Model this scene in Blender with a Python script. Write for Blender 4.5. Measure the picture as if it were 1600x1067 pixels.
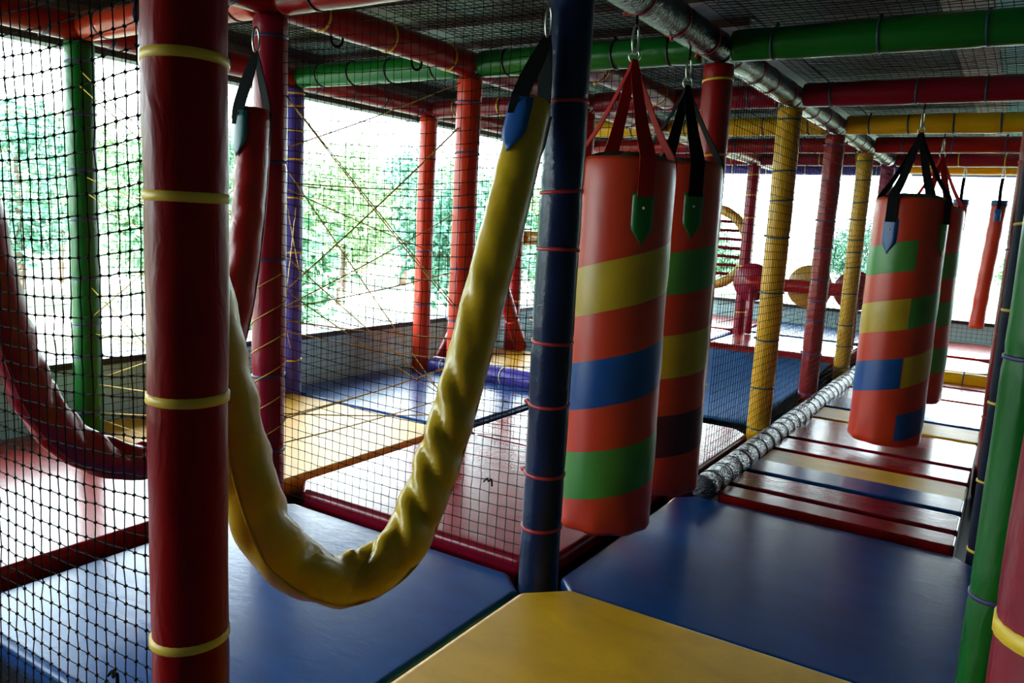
import bpy, bmesh, math, random
import numpy as np
from mathutils import Vector, Matrix
random.seed(7); rng = np.random.default_rng(7)
for o in list(bpy.data.objects): bpy.data.objects.remove(o)
S = bpy.context.scene
COL = S.collection
# ------------------------------------------------------------------ camera
F_PX = 1246.39
CAM = np.array([1.1095, -1.9939, 1.0915])
RM = np.array([[0.8424, 0.5363, 0.0521], [0.1238, -0.0986, -0.9874], [-0.5244, 0.8383, -0.1495]])
cd = bpy.data.cameras.new('camera'); co = bpy.data.objects.new('camera', cd); COL.objects.link(co)
cd.sensor_width = 36; cd.lens = 36 * F_PX / 1600; cd.clip_start = .05; cd.clip_end = 300
_q = Matrix([list(RM[0]), list(-RM[1]), list(-RM[2])]).transposed().to_quaternion().normalized()
co.matrix_world = Matrix.Translation(Vector(CAM)) @ _q.to_matrix().to_4x4()
S.camera = co
# ------------------------------------------------------------------ sky, sun, exposure
w = bpy.data.worlds.new('World'); S.world = w; w.use_nodes = True
bg = w.node_tree.nodes['Background']; bg.inputs['Color'].default_value = (.80, .96, 1.0, 1); bg.inputs['Strength'].default_value = 30.0
sd = bpy.data.lights.new('sun', 'SUN'); so = bpy.data.objects.new('sun', sd); COL.objects.link(so)
sd.energy = 60.0; sd.angle = math.radians(1.0); sd.color = (1, .96, .86)
so.rotation_euler = (math.radians(0), math.radians(38), 0)       # shines from +X, high
vs = S.view_settings; vs.view_transform = 'Standard'; vs.look = 'None'; vs.gamma = 1; vs.use_curve_mapping = False
vs.exposure = -0.75
S.cycles.max_bounces = 8; S.cycles.diffuse_bounces = 4; S.cycles.glossy_bounces = 4
# ------------------------------------------------------------------ pixel helpers (a pixel gives only a direction)
def ray(x, y): return RM.T @ np.array([(x - 800) / F_PX, (y - 533.5) / F_PX, 1.0])
def on_plane(px, py, ax, v):
    d = ray(px, py); t = (v - CAM[ax]) / d[ax]; return CAM + t * d
def post_z(py, X, Y):
    """height on the vertical line (X, Y) that is seen at pixel row py"""
    a = RM @ (np.array([X, Y, 0]) - CAM); k = (py - 533.5) / F_PX
    # (a1 + z r1) = k (a2 + z r2)
    return (k * a[2] - a[1]) / (RM[1, 2] - k * RM[2, 2])
def on_cyl(px, py, X, Y, r):
    d = ray(px, py); ox, oy = CAM[0] - X, CAM[1] - Y
    A = d[0]**2 + d[1]**2; B = 2 * (ox * d[0] + oy * d[1]); Cc = ox * ox + oy * oy - r * r
    D = B * B - 4 * A * Cc
    t = (-B - math.sqrt(D)) / (2 * A) if D > 0 else -B / (2 * A)
    p = CAM + t * d
    return math.atan2(p[1] - Y, p[0] - X), p[2]
# ------------------------------------------------------------------ materials
MATS = {}
def nodes_of(m):
    m.use_nodes = True; nt = m.node_tree; return nt, nt.nodes, nt.links, nt.nodes['Principled BSDF']
def vinyl(key, col, rough=.3, grain=260, bump=.12, wrinkle=0, wscale=6, var=.12, spec=.5, stretch=(1, 1, 1), dist=.004):
    if key in MATS: return MATS[key]
    m = bpy.data.materials.new(key); nt, N, Lk, P = nodes_of(m)
    P.inputs['Roughness'].default_value = rough; P.inputs['Specular IOR Level'].default_value = spec
    tc = N.new('ShaderNodeTexCoord'); mp = N.new('ShaderNodeMapping'); mp.inputs['Scale'].default_value = stretch
    Lk.new(tc.outputs['Object'], mp.inputs['Vector'])
    n1 = N.new('ShaderNodeTexNoise'); n1.inputs['Scale'].default_value = grain; n1.inputs['Detail'].default_value = 2
    n2 = N.new('ShaderNodeTexNoise'); n2.inputs['Scale'].default_value = wscale; n2.inputs['Detail'].default_value = 4; n2.inputs['Distortion'].default_value = .6
    Lk.new(tc.outputs['Object'], n1.inputs['Vector']); Lk.new(mp.outputs['Vector'], n2.inputs['Vector'])
    mx = N.new('ShaderNodeMixRGB'); mx.blend_type = 'MULTIPLY'; mx.inputs['Fac'].default_value = 1
    rp = N.new('ShaderNodeValToRGB'); rp.color_ramp.elements[0].color = (1 - var,) * 3 + (1,); rp.color_ramp.elements[1].color = (1 + var,) * 3 + (1,)
    rp.color_ramp.elements[0].position = .3; rp.color_ramp.elements[1].position = .7
    Lk.new(n2.outputs['Fac'], rp.inputs['Fac']); mx.inputs['Color1'].default_value = (*col, 1); Lk.new(rp.outputs['Color'], mx.inputs['Color2'])
    Lk.new(mx.outputs['Color'], P.inputs['Base Color'])
    b1 = N.new('ShaderNodeBump'); b1.inputs['Strength'].default_value = bump; b1.inputs['Distance'].default_value = .001
    Lk.new(n1.outputs['Fac'], b1.inputs['Height'])
    last = b1
    if wrinkle:
        b2 = N.new('ShaderNodeBump'); b2.inputs['Strength'].default_value = wrinkle; b2.inputs['Distance'].default_value = dist
        n3 = N.new('ShaderNodeTexNoise'); n3.inputs['Scale'].default_value = wscale * 2.5; n3.inputs['Detail'].default_value = 3; n3.inputs['Distortion'].default_value = 1.2
        Lk.new(mp.outputs['Vector'], n3.inputs['Vector']); Lk.new(n3.outputs['Fac'], b2.inputs['Height']); Lk.new(b1.outputs['Normal'], b2.inputs['Normal']); last = b2
    Lk.new(last.outputs['Normal'], P.inputs['Normal'])
    MATS[key] = m; return m
def plain(key, col, rough=.5, metal=0, var=.1, scale=20, spec=.5):
    if key in MATS: return MATS[key]
    m = bpy.data.materials.new(key); nt, N, Lk, P = nodes_of(m)
    n = N.new('ShaderNodeTexNoise'); n.inputs['Scale'].default_value = scale; n.inputs['Detail'].default_value = 3
    rp = N.new('ShaderNodeValToRGB'); rp.color_ramp.elements[0].color = tuple(c * (1 - var) for c in col) + (1,); rp.color_ramp.elements[1].color = tuple(min(1, c * (1 + var)) for c in col) + (1,)
    tc = N.new('ShaderNodeTexCoord'); Lk.new(tc.outputs['Object'], n.inputs['Vector']); Lk.new(n.outputs['Fac'], rp.inputs['Fac']); Lk.new(rp.outputs['Color'], P.inputs['Base Color'])
    P.inputs['Roughness'].default_value = rough; P.inputs['Metallic'].default_value = metal; P.inputs['Specular IOR Level'].default_value = spec
    MATS[key] = m; return m
RGB = dict(red=(.30, .0040, .0035), orange=(.58, .034, .008), crimson=(.23, .003, .016), darkred=(.24, .0018, .0018), navy=(.004, .008, .028), blue=(.003, .058, .24),
           green=(.004, .13, .012), lime=(.055, .23, .03), yellow=(.72, .36, .003), olive=(.50, .31, .010), purple=(.075, .055, .33), pink=(.36, .006, .07), maroon=(.07, .004, .014), teal=(.01, .09, .10))
def foam(c): return vinyl('sleeve_' + c, RGB[c], rough=.6 if c == 'navy' else .32, spec=.12 if c in ('navy', 'darkred') else .34, wrinkle=.5, wscale=9, stretch=(1, 1, .35), dist=.006)
def matv(c, rough=.25): return vinyl('mat_' + c, RGB[c], rough=rough, grain=420, bump=.10, wrinkle=.12, wscale=4.5, dist=.006, spec=.24 if c == 'blue' else .40, stretch=(1, 2.2, 1))
def bagv(c): return vinyl('bag_' + c, RGB[c], rough=.36, grain=500, bump=.15, wrinkle=.2, wscale=5, dist=.004)
CRINKLE = vinyl('crinkled_foil_vinyl', (.012, .016, .035), rough=.16, wrinkle=1.0, wscale=16, stretch=(1, 2.2, 1), dist=.016, spec=.9)
BLACKSTRAP = plain('black_webbing', (.004, .004, .005), .85, scale=300, spec=.12)
REDSTRAP = plain('red_webbing', (.40, .008, .008), .75, scale=300, spec=.2)
NETM = plain('black_net_cord', (.003, .003, .003), .8, spec=.12)
STEEL = plain('zinc_steel', (.62, .6, .55), .3, 1.0)
TIEM = {k: plain('tie_' + k, c, .45) for k, c in dict(yellow=(.80, .50, .03), red=(.42, .015, .02), blue=(.02, .035, .13), purple=(.06, .04, .16), black=(.008, .008, .01), slate=(.03, .07, .10), white=(.75, .72, .55)).items()}
CORDM = plain('yellow_elastic', (.62, .43, .05), .5)
# ------------------------------------------------------------------ object helpers
def tag(o, label=None, cat=None, group=None, kind=None):
    if label: o['label'] = label
    if cat: o['category'] = cat
    if group: o['group'] = group
    if kind: o['kind'] = kind
    return o
def link(name, me, mat, parent=None, smooth=True):
    if mat is not None and len(me.materials) == 0: me.materials.append(mat)
    if smooth and len(me.polygons): me.polygons.foreach_set('use_smooth', np.ones(len(me.polygons), bool))
    o = bpy.data.objects.new(name, me); COL.objects.link(o)
    if parent is not None: o.parent = parent
    return o
def mesh(name, v, f, mat, parent=None, smooth=True):
    me = bpy.data.meshes.new(name); me.from_pydata([tuple(map(float, p)) for p in v], [], [tuple(q) for q in f]); me.update()
    return link(name, me, mat, parent, smooth)
def empty(name, loc=(0, 0, 0)):
    o = bpy.data.objects.new(name, None); COL.objects.link(o); o.location = loc; o.empty_display_size = .1; return o
def frames(P, closed=False):
    P = np.asarray(P, float); n = len(P)
    T = np.roll(P, -1, 0) - np.roll(P, 1, 0)
    if not closed: T[0] = P[1] - P[0]; T[-1] = P[-1] - P[-2]
    T /= np.linalg.norm(T, axis=1)[:, None] + 1e-12
    u = np.cross(T[0], [0.31, 0.17, 0.93]); 
    if np.linalg.norm(u) < 1e-3: u = np.cross(T[0], [1, 0, 0])
    u /= np.linalg.norm(u); U = [u]
    for i in range(1, n):
        u = U[-1] - T[i] * np.dot(U[-1], T[i]); u /= np.linalg.norm(u); U.append(u)
    U = np.array(U); return T, U, np.cross(T, U)
def tube_data(P, r, seg=12, closed=False, caps=True, rfun=None):
    P = np.asarray(P, float); n = len(P); T, U, V = frames(P, closed)
    a = np.linspace(0, 2 * math.pi, seg, endpoint=False); v = []
    for i in range(n):
        for k in range(seg):
            d = math.cos(a[k]) * U[i] + math.sin(a[k]) * V[i]
            rr = (r[i] if hasattr(r, '__len__') else r)
            if rfun: rr = rfun(i, n, a[k], d, rr)
            v.append(P[i] + rr * d)
    f = []
    for i in range(n if closed else n - 1):
        j = (i + 1) % n
        for k in range(seg):
            l = (k + 1) % seg; f.append((i * seg + k, i * seg + l, j * seg + l, j * seg + k))
    if caps and not closed:
        f.append(tuple(range(seg - 1, -1, -1))); f.append(tuple((n - 1) * seg + k for k in range(seg)))
    return v, f
def tube(name, P, r, mat, parent=None, seg=12, closed=False, rfun=None, caps=True):
    v, f = tube_data(P, r, seg, closed, caps, rfun); return mesh(name, v, f, mat, parent)
def spline(pts, n=60):
    pts = np.asarray(pts, float); m = len(pts)
    ext = np.vstack([2 * pts[0] - pts[1], pts, 2 * pts[-1] - pts[-2]]); out = []
    for t in np.linspace(0, m - 1 - 1e-9, n):
        i = int(t); s = t - i; p0, p1, p2, p3 = ext[i:i + 4]
        out.append(.5 * (2 * p1 + (p2 - p0) * s + (2 * p0 - 5 * p1 + 4 * p2 - p3) * s * s + (3 * p1 - p0 - 3 * p2 + p3) * s ** 3))
    return np.array(out)
def box(name, lo, hi, mat, parent=None, bev=0, seg=2):
    x0, y0, z0 = lo; x1, y1, z1 = hi
    bm = bmesh.new()
    vs_ = [bm.verts.new(p) for p in [(x0, y0, z0), (x1, y0, z0), (x1, y1, z0), (x0, y1, z0), (x0, y0, z1), (x1, y0, z1), (x1, y1, z1), (x0, y1, z1)]]
    for q in [(3, 2, 1, 0), (4, 5, 6, 7), (0, 1, 5, 4), (1, 2, 6, 5), (2, 3, 7, 6), (3, 0, 4, 7)]: bm.faces.new([vs_[i] for i in q])
    if bev: bmesh.ops.bevel(bm, geom=bm.edges[:], offset=bev, segments=seg, affect='EDGES', profile=.5)
    me = bpy.data.meshes.new(name); bm.to_mesh(me); bm.free()
    return link(name, me, mat, parent, smooth=bool(bev))
def struct(o, ): o['kind'] = 'structure'; return o
# ------------------------------------------------------------------ the setting
WALLT = plain('parapet_paint', (.50, .80, .80), .55, scale=3)
HEAD = plain('window_header_paint', (.05, .05, .045), .6, scale=6)
RAILM = plain('black_rail_paint', (.006, .006, .006), .4)
SILL = plain('pale_stone_sill', (.6, .62, .6), .7, scale=8)
PLASTER = plain('grey_plaster', (.09, .10, .10), .8, scale=2)
struct(box('floor', (-2.75, -4.6, -.22), (2.9, 7.5, -.12), plain('dark_floor', (.05, .05, .055), .5)))
wl = struct(box('wall_left', (-2.95, -4.6, -.22), (-2.66, 7.7, .285), WALLT))
wh = struct(box('trim_1', (-2.76, -4.6, 1.765), (-2.66, 7.7, 1.84), HEAD))
wu = struct(box('wall_left_upper', (-2.78, -4.6, 1.84), (-2.68, 7.7, 2.6), PLASTER)); wu.name = 'wall_upper_left'
struct(box('trim_2', (-2.70, -4.6, .285), (-2.62, 7.45, .318), RAILM))
struct(box('trim_3', (-3.05, -4.6, .285), (-2.70, 7.7, .30), SILL))
struct(box('wall_far', (-2.66, 7.42, -.22), (2.9, 7.7, .285), WALLT))
struct(box('trim_4', (-2.62, 7.36, .285), (2.9, 7.44, .318), RAILM))
struct(box('trim_5', (-2.66, 7.42, 1.80), (2.9, 7.5, 1.86), HEAD))
struct(box('wall_upper_far', (-2.68, 7.42, 1.86), (2.9, 7.5, 2.6), PLASTER))
struct(box('wall_right', (2.9, -4.6, -.22), (3.1, 7.7, 2.6), PLASTER))
struct(box('wall_back', (-2.95, -4.8, -.22), (3.1, -4.6, 2.6), PLASTER))
ceil = struct(box('ceiling', (-3.6, -5.0, 2.5), (3.4, 8.3, 2.62), PLASTER))
ADDED_EAVE = plain('added_eave_boards', (.06, .05, .04), .8, scale=5)
struct(box('added_eave', (-4.45, -5.0, 2.07), (-2.78, 9.0, 2.16), ADDED_EAVE)); struct(box('added_eave_far', (-2.78, 7.5, 2.10), (3.1, 8.9, 2.18), ADDED_EAVE))  # unseen eaves, added to cut the high sky off the glossy mats
CP = [plain('deck_panel_slate', (.10, .16, .17), .6, scale=4), plain('hall_ceiling_lit_grey', (.72, .74, .72), .6, scale=4), plain('hall_ceiling_lit_teal', (.2, .70, .80), .5, scale=4), plain('deck_panel_moss', (.10, .115, .085), .6, scale=4)]  # grey and teal: lit hall ceiling beyond the deck, brightness put into colour
for i, (x0, x1) in enumerate([(-2.62, -1.205), (-1.195, -.005), (.005, .715), (.72, .90), (.905, 2.85)]):
    for j in range(9):
        y0 = -3.6 + 1.2 * j
        k = [3 if j < 4 else 0, 0, 0, 1, 2][i]
        o = box('panel', (x0, y0 + .005, 2.02), (x1, y0 + 1.195, 2.05), CP[k]); o.parent = ceil
for i in range(5):                                                    # purple-brown joists seen between the panels
    o = box('joist', (-2.6, .35 + i * .42, 1.985), (-.02, .39 + i * .42, 2.02), plain('joist_paint', (.10, .05, .06), .5)); o.parent = ceil
# garden outside
GR = plain('garden_grass', (.13, .17, .12), .9, scale=1.5, var=.4); PATH = plain('pale_path', (.75, .74, .68), .8)
struct(box('ground', (-90, -60, -2.3), (60, 110, -1.9), GR))
struct(box('path', (-19.5, -60, -1.9), (-16.5, 110, -1.86), PATH)); struct(box('path_strip', (-28, -60, -1.9), (-25.5, 110, -1.86), PATH))
# ------------------------------------------------------------------ padded posts and beams
R0 = .06
def ring_mesh(r, wd, th, key, n=28):
    k = 'tie_%s_%.3f' % (key, r)
    if k in bpy.data.meshes: return bpy.data.meshes[k]
    v, f = [], []
    prof = [(r - .002, -wd), (r + th, -wd * .8), (r + th, wd * .8), (r - .002, wd)]
    for i in range(n):
        a = 2 * math.pi * i / n
        for (rr, z) in prof: v.append((rr * math.cos(a), rr * math.sin(a), z + .003 * math.sin(a)))
    for i in range(n):
        j = (i + 1) % n
        for q in range(3): f.append((i * 4 + q, j * 4 + q, j * 4 + q + 1, i * 4 + q + 1))
    # knot: a small nub with a tail
    b = len(v); c = r + th
    for (dx, dz) in ((0, -wd * 1.6), (.012, -wd * .8), (.012, wd * .8), (0, wd * 1.6)):
        v += [(-(c + dx), -.005, dz), (-(c + dx), .005, dz)]
    f += [(b, b + 1, b + 3, b + 2), (b + 2, b + 3, b + 5, b + 4), (b + 4, b + 5, b + 7, b + 6), (b, b + 2, b + 4, b + 6), (b + 1, b + 7, b + 5, b + 3)]
    me = bpy.data.meshes.new(k); me.from_pydata(v, [], f); me.update(); me.materials.append(TIEM[key])
    me.polygons.foreach_set('use_smooth', np.ones(len(me.polygons), bool)); return me
def sleeve_data(L, r, ties, seg=28, seed=0, bulge=.05):
    rg = np.random.default_rng(seed); n = max(24, int(L / .018)); ss = np.linspace(0, L, n)
    ph = rg.uniform(0, 6.28, 6); v, f = [], []
    for s in ss:
        pin = sum(math.exp(-((s - t) / .014) ** 2) for t in ties)
        end = .35 * math.exp(-(min(s, L - s) / .008) ** 2)
        for k in range(seg):
            a = 2 * math.pi * k / seg
            rr = r * (1 - bulge * pin - .14 * end + .012 * math.sin(9 * s + ph[0] + a) + .010 * math.sin(2 * a + ph[1] + 5 * s) + .007 * math.sin(23 * s + 3 * a + ph[2]))
            if abs(a - math.pi * 1.25) < .09: rr -= .0025                # lengthwise seam of the sleeve
            v.append((rr * math.cos(a), rr * math.sin(a), s))
    for i in range(n - 1):
        for k in range(seg):
            l = (k + 1) % seg; f.append((i * seg + k, i * seg + l, (i + 1) * seg + l, (i + 1) * seg + k))
    f.append(tuple(range(seg - 1, -1, -1))); f.append(tuple((n - 1) * seg + k for k in range(seg)))
    return v, f
PN = 0
def padded(name, A, B, color, label, cat, ties=(), tie='blue', r=R0, mat=None, tie_w=.005, group=None, bulge=.05, tie_th=.0022):
    """a steel pipe in a foam sleeve from A to B; ties = distances from A"""
    global PN; PN += 1
    A, B = Vector(A), Vector(B); L = (B - A).length
    e = empty(name, A); e.rotation_mode = 'QUATERNION'; e.rotation_quaternion = Vector((0, 0, 1)).rotation_difference((B - A).normalized())
    v, f = sleeve_data(L, r, ties, seed=PN, bulge=bulge); mesh('foam_sleeve', v, f, mat or foam(color), e)
    me = ring_mesh(r, tie_w, tie_th, tie)
    for i, t in enumerate(ties):
        o = link('tie', me, None, e); o.location = (0, 0, t); o.rotation_euler = (random.uniform(-.06, .06), random.uniform(-.06, .06), -1.7 if A.x > 1 else random.uniform(-1.5, .3))
    return tag(e, label, cat, group)
ZB = 1.81           # axis height of the overhead beams
ZT = ZB - R0 - .002
def post(X, Y, color, label, rows=(), tie='blue', z0=-.115, z1=ZT, r=R0, dz=None, **k):
    ties = sorted(post_z(py, X, Y) - z0 for py in rows) if dz is None else dz
    ties = [t for t in ties if .02 < t < z1 - z0 - .02]
    return padded('padded_post', (X, Y, z0), (X, Y, z1), color, label, 'post', ties, tie, r, **k)
post(0, -1.2, 'darkred', 'thick dark red padded post with wide yellow ties, edge of the near black net', (95, 308, 618, 990), 'yellow', tie_w=.0085, r=.062, bulge=.02)
post(0, 0, 'navy', 'navy blue padded post with red ties at the corner of the yellow mat', (160, 300, 390, 533, 630, 738, 820), 'red', mat=vinyl('sleeve_navy_gloss', (.006, .014, .05), rough=.28, wrinkle=.4, wscale=12, dist=.005, spec=.22))
PM = post(-1.2, 0, 'crimson', 'crimson padded post wound with thin yellow cord beside the red hanging hose', (58, 255, 405, 585, 700), 'blue', bulge=.10)
post(-2.4, 0, 'green', 'bright green padded post in front of the garden window', (98, 180, 265, 343, 433, 505, 555, 640), 'purple')
post(-2.4, 1.2, 'purple', 'purple padded post with narrow yellow ties by the window', (146, 168, 205, 250, 309, 394, 560), 'yellow', bulge=.07)
post(-1.2, 1.2, 'orange', 'orange-red padded post seen through the net just left of the yellow hose', (160, 240, 325, 420, 500, 590), 'purple')
post(-2.4, 2.4, 'orange', 'slim orange-red padded post standing by the end of the blue mat near the parapet', (185, 312, 392, 474), 'purple')
post(-2.4, 3.6, 'red', 'red padded post under the yellow rail behind the net', (300, 400, 470), 'yellow')
post(-1.2, 2.4, 'red', 'red padded post directly behind the navy post', (300, 400, 500), 'blue')
post(-1.2, 4.8, 'red', 'red padded post behind the striped bag with green tag', (300, 400, 500), 'blue')
post(0, 1.23, 'red', 'red padded post with yellow ties rising behind the two big striped bags', (126, 244, 420, 600), 'yellow')
post(0, 2.4, 'yellow', 'yellow padded post nearest the two big striped bags, net lying across it', (188, 268, 313, 370, 457, 530, 605, 666), 'slate', r=.061)
post(0, 3.6, 'red', 'red padded post between the two yellow posts of the plank walkway', (226, 282, 345, 388, 436, 470, 500, 552, 613), 'purple')
post(0, 4.8, 'yellow', 'yellow padded post farther along the plank walkway, past the red one', (252, 282, 317, 343, 374, 395, 417, 458, 508, 540, 573), 'slate')
post(0, 6.0, 'pink', 'pink padded post at the far end of the plank walkway', (272, 330, 400, 470), 'purple')
post(-1.2, 6.0, 'crimson', 'crimson padded post with fine yellow ties beside the gold hoop', (253, 273, 305, 340, 415, 448, 487), 'yellow', tie_w=.004)
post(-2.4, 6.0, 'red', 'red padded post by the far corner of the left window', (300, 400), 'purple')
post(1.192, -1.2, 'crimson', 'crimson padded post with broad yellow tie in front of the green post', (), 'yellow', dz=[.55, .885, 1.25], tie_w=.009, r=.062, bulge=.02)
post(1.163, 0, 'green', 'green padded post with purple tie beside the navy mat', (930, 560, 300), 'purple', tie_w=.007)
post(1.135, 1.2, 'navy', 'dark navy padded post with yellow ties at the start of the planks', (862, 754, 632, 484, 350), 'yellow')
for i, Y in enumerate((2.4, 3.6, 4.8, 6.0)):
    post(1.105, Y, ['red', 'crimson', 'red', 'crimson'][i], ['glossy red padded post just behind the navy post with yellow ties', 'crimson padded post along the right of the planks', 'red padded post beside the yellow end roll', 'crimson padded post at the right end of the far mat'][i], dz=[.4, .8, 1.2, 1.6], tie='red')
def beam(A, B, color, label, n=4, tie='blue', z=ZB, g=R0 + .004, mat=None, rows=None, **k):
    A = np.array([*A, z]); B = np.array([*B, z]); d = (B - A) / np.linalg.norm(B - A); A = A + d * g; B = B - d * g; L = np.linalg.norm(B - A)
    ties = [L * (i + .5 + random.uniform(-.1, .1)) / n for i in range(n)]
    return padded('padded_beam', A, B, color, label, 'beam', ties, tie, mat=mat, **k)
# beams running away along the rows of posts
nb = vinyl('sleeve_navy_beam', (.010, .016, .045), rough=.22, wrinkle=.8, wscale=22, stretch=(1, 1, 1.6), dist=.010, spec=.35)
ytag = ['above the camera side of the thick red post', 'between the thick red post and the navy post', 'carrying the two big striped bags', 'between the red post and the nearer yellow post', 'between the nearer yellow post and the red walkway post', 'between the red walkway post and the farther yellow post', 'between the farther yellow post and the pink post']
for i in range(7):
    beam((0, -2.4 + 1.2 * i), (0, -1.2 + 1.2 * i), 'navy', 'shiny dark navy padded overhead beam ' + ytag[i], 4, 'red', g=.001, mat=nb, bulge=.09, tie_w=.004)
for (y0, y1, lb) in ((-2.4, 0, 'holding the red hanging hose'), (0, 1.2, 'from crimson post to the orange-red post by the yellow hose'), (1.2, 2.4, 'behind the navy post top'), (2.4, 4.8, 'deep behind the striped bags'), (4.8, 7.137, 'leading to the crimson post by the hoop')):
    beam((-1.2, y0), (-1.2, y1), 'red', 'red padded overhead beam ' + lb, 3 if y1 - y0 < 1.5 else 6, 'yellow' if y0 == 0 else 'blue', g=.001)
for (y0, y1, lb) in ((-2.4, 0, 'leading to the green post top from the near side'), (0, 1.2, 'between the green post and the purple post'), (1.2, 2.4, 'between the purple post and the slim orange-red post'), (2.4, 4.8, 'above the yellow rail by the window'), (4.8, 7.2, 'at the far end of the left window')):
    beam((-2.4, y0), (-2.4, y1), 'red', 'red padded beam along the window head ' + lb, 4 if y1 - y0 < 1.5 else 7, 'blue', g=.001)
beam((-.66, 1.2), (-.66, 2.4), 'crimson', 'crimson padded overhead beam in the middle of the bay behind the striped bags', 3, 'yellow')
# beams running across
def xbeams(y, segs):
    for (x0, x1, c, lb, n, t) in segs: beam((x0, y), (x1, y), c, lb, n, t)
xbeams(0, [(-1.2, 0, 'red', 'red padded overhead beam from the crimson post to the navy post', 3, 'black'), (-2.4, -1.2, 'orange', 'orange-red padded overhead beam from the green post to the crimson post', 4, 'blue')])
xbeams(1.2, [(-2.4, -1.2, 'green', 'green padded overhead beam from the purple post to the orange-red post', 4, 'black'), (-1.2, 0, 'green', 'green padded overhead beam behind the tops of the two big striped bags', 4, 'black'), (0, 1.13, 'green', 'wide green padded overhead beam across the start of the plank walkway', 3, 'slate')])
xbeams(2.4, [(-2.4, -1.2, 'crimson', 'crimson padded overhead beam from the slim orange-red post inward', 3, 'yellow'), (-1.2, 0, 'crimson', 'crimson padded overhead beam leading to the nearer yellow post', 4, 'blue'), (0, 1.13, 'crimson', 'crimson padded overhead beam carrying the striped bag with the blue tag', 3, 'slate')])
xbeams(3.6, [(-2.4, -1.2, 'yellow', 'yellow padded overhead beam by the window side', 3, 'slate'), (-1.2, 0, 'yellow', 'yellow padded overhead beam seen behind the straps of the big bags', 4, 'slate'), (0, 1.13, 'yellow', 'yellow padded overhead beam carrying the striped bag with red straps', 4, 'slate')])
xbeams(4.8, [(-2.4, -1.2, 'red', 'red padded overhead beam far behind the green one by the window', 3, 'blue'), (-1.2, 0, 'red', 'red padded overhead beam leading to the farther yellow post', 4, 'blue'), (0, 1.13, 'red', 'red padded overhead beam across the walkway behind the yellow beam', 3, 'purple')])
xbeams(6.0, [(-2.4, -1.2, 'crimson', 'crimson padded overhead beam above the gold hoop', 3, 'yellow'), (-1.2, 0, 'crimson', 'crimson padded overhead beam above the disc bar', 3, 'yellow'), (0, 1.13, 'crimson', 'crimson padded overhead beam with yellow ties holding the thin hanging tubes', 3, 'yellow')])
beam((-2.4, 7.2), (0, 7.2), 'purple', 'purple padded beam along the head of the far window behind the hoop', 6, 'white'); beam((0, 7.2), (1.13, 7.2), 'purple', 'purple padded beam along the head of the far window behind the thin tubes', 3, 'white')
beam((0, 6.75), (1.13, 6.75), 'yellow', 'yellow padded beam just before the purple beam at the far window', 3, 'white', z=1.80)
padded('padded_rail', (-2.4, 3.67, .955), (-2.4, 5.9, .955), 'yellow', 'yellow padded rail at waist height by the window behind the net', 'rail', [.3, .8, 1.4], 'slate')
padded('padded_brace', (-2.33, 2.53, .062), (-2.33, 3.25, .86), 'red', 'red padded brace leaning from the foot of the slim orange-red post', 'brace', [.4, .8], 'red', r=.055)
padded('padded_brace', (-2.287, 3.58, .055), (-2.287, 3.20, .65), 'red', 'red padded brace leaning against the post under the yellow rail', 'brace', [.3], 'red', r=.055)
# rolls lying on the floor
padded('floor_roll', (-2.30, 2.42, .062), (-1.27, 2.42, .062), 'purple', 'purple padded floor roll with white ties beyond the blue mat', 'roll', [.1, .35, .6, .85], 'white', tie_w=.006)
padded('floor_roll', (-2.1, 3.78, .062), (-1.25, 3.78, .062), 'navy', 'black and navy padded floor roll behind the purple roll', 'roll', [.3, .7], 'yellow')
padded('floor_roll', (.113, 1.158, .03), (.113, 4.975, .03), 'navy', 'crinkled shiny dark padded floor roll along the left edge of the planks', 'roll', [.1 + .14 * i for i in range(27)], 'black', mat=CRINKLE, bulge=.10, r=.055)
padded('floor_roll', (.10, 5.05, .045), (1.08, 5.05, .045), 'yellow', 'yellow padded roll closing the far end of the planks', 'roll', [.15, .75], 'slate')
padded('floor_roll', (-1.12, 4.86, .075), (-.07, 4.86, .075), 'red', 'red padded roll along the edge of the raised far mat above the blue canvas', 'roll', [], 'red', r=.055)
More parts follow.
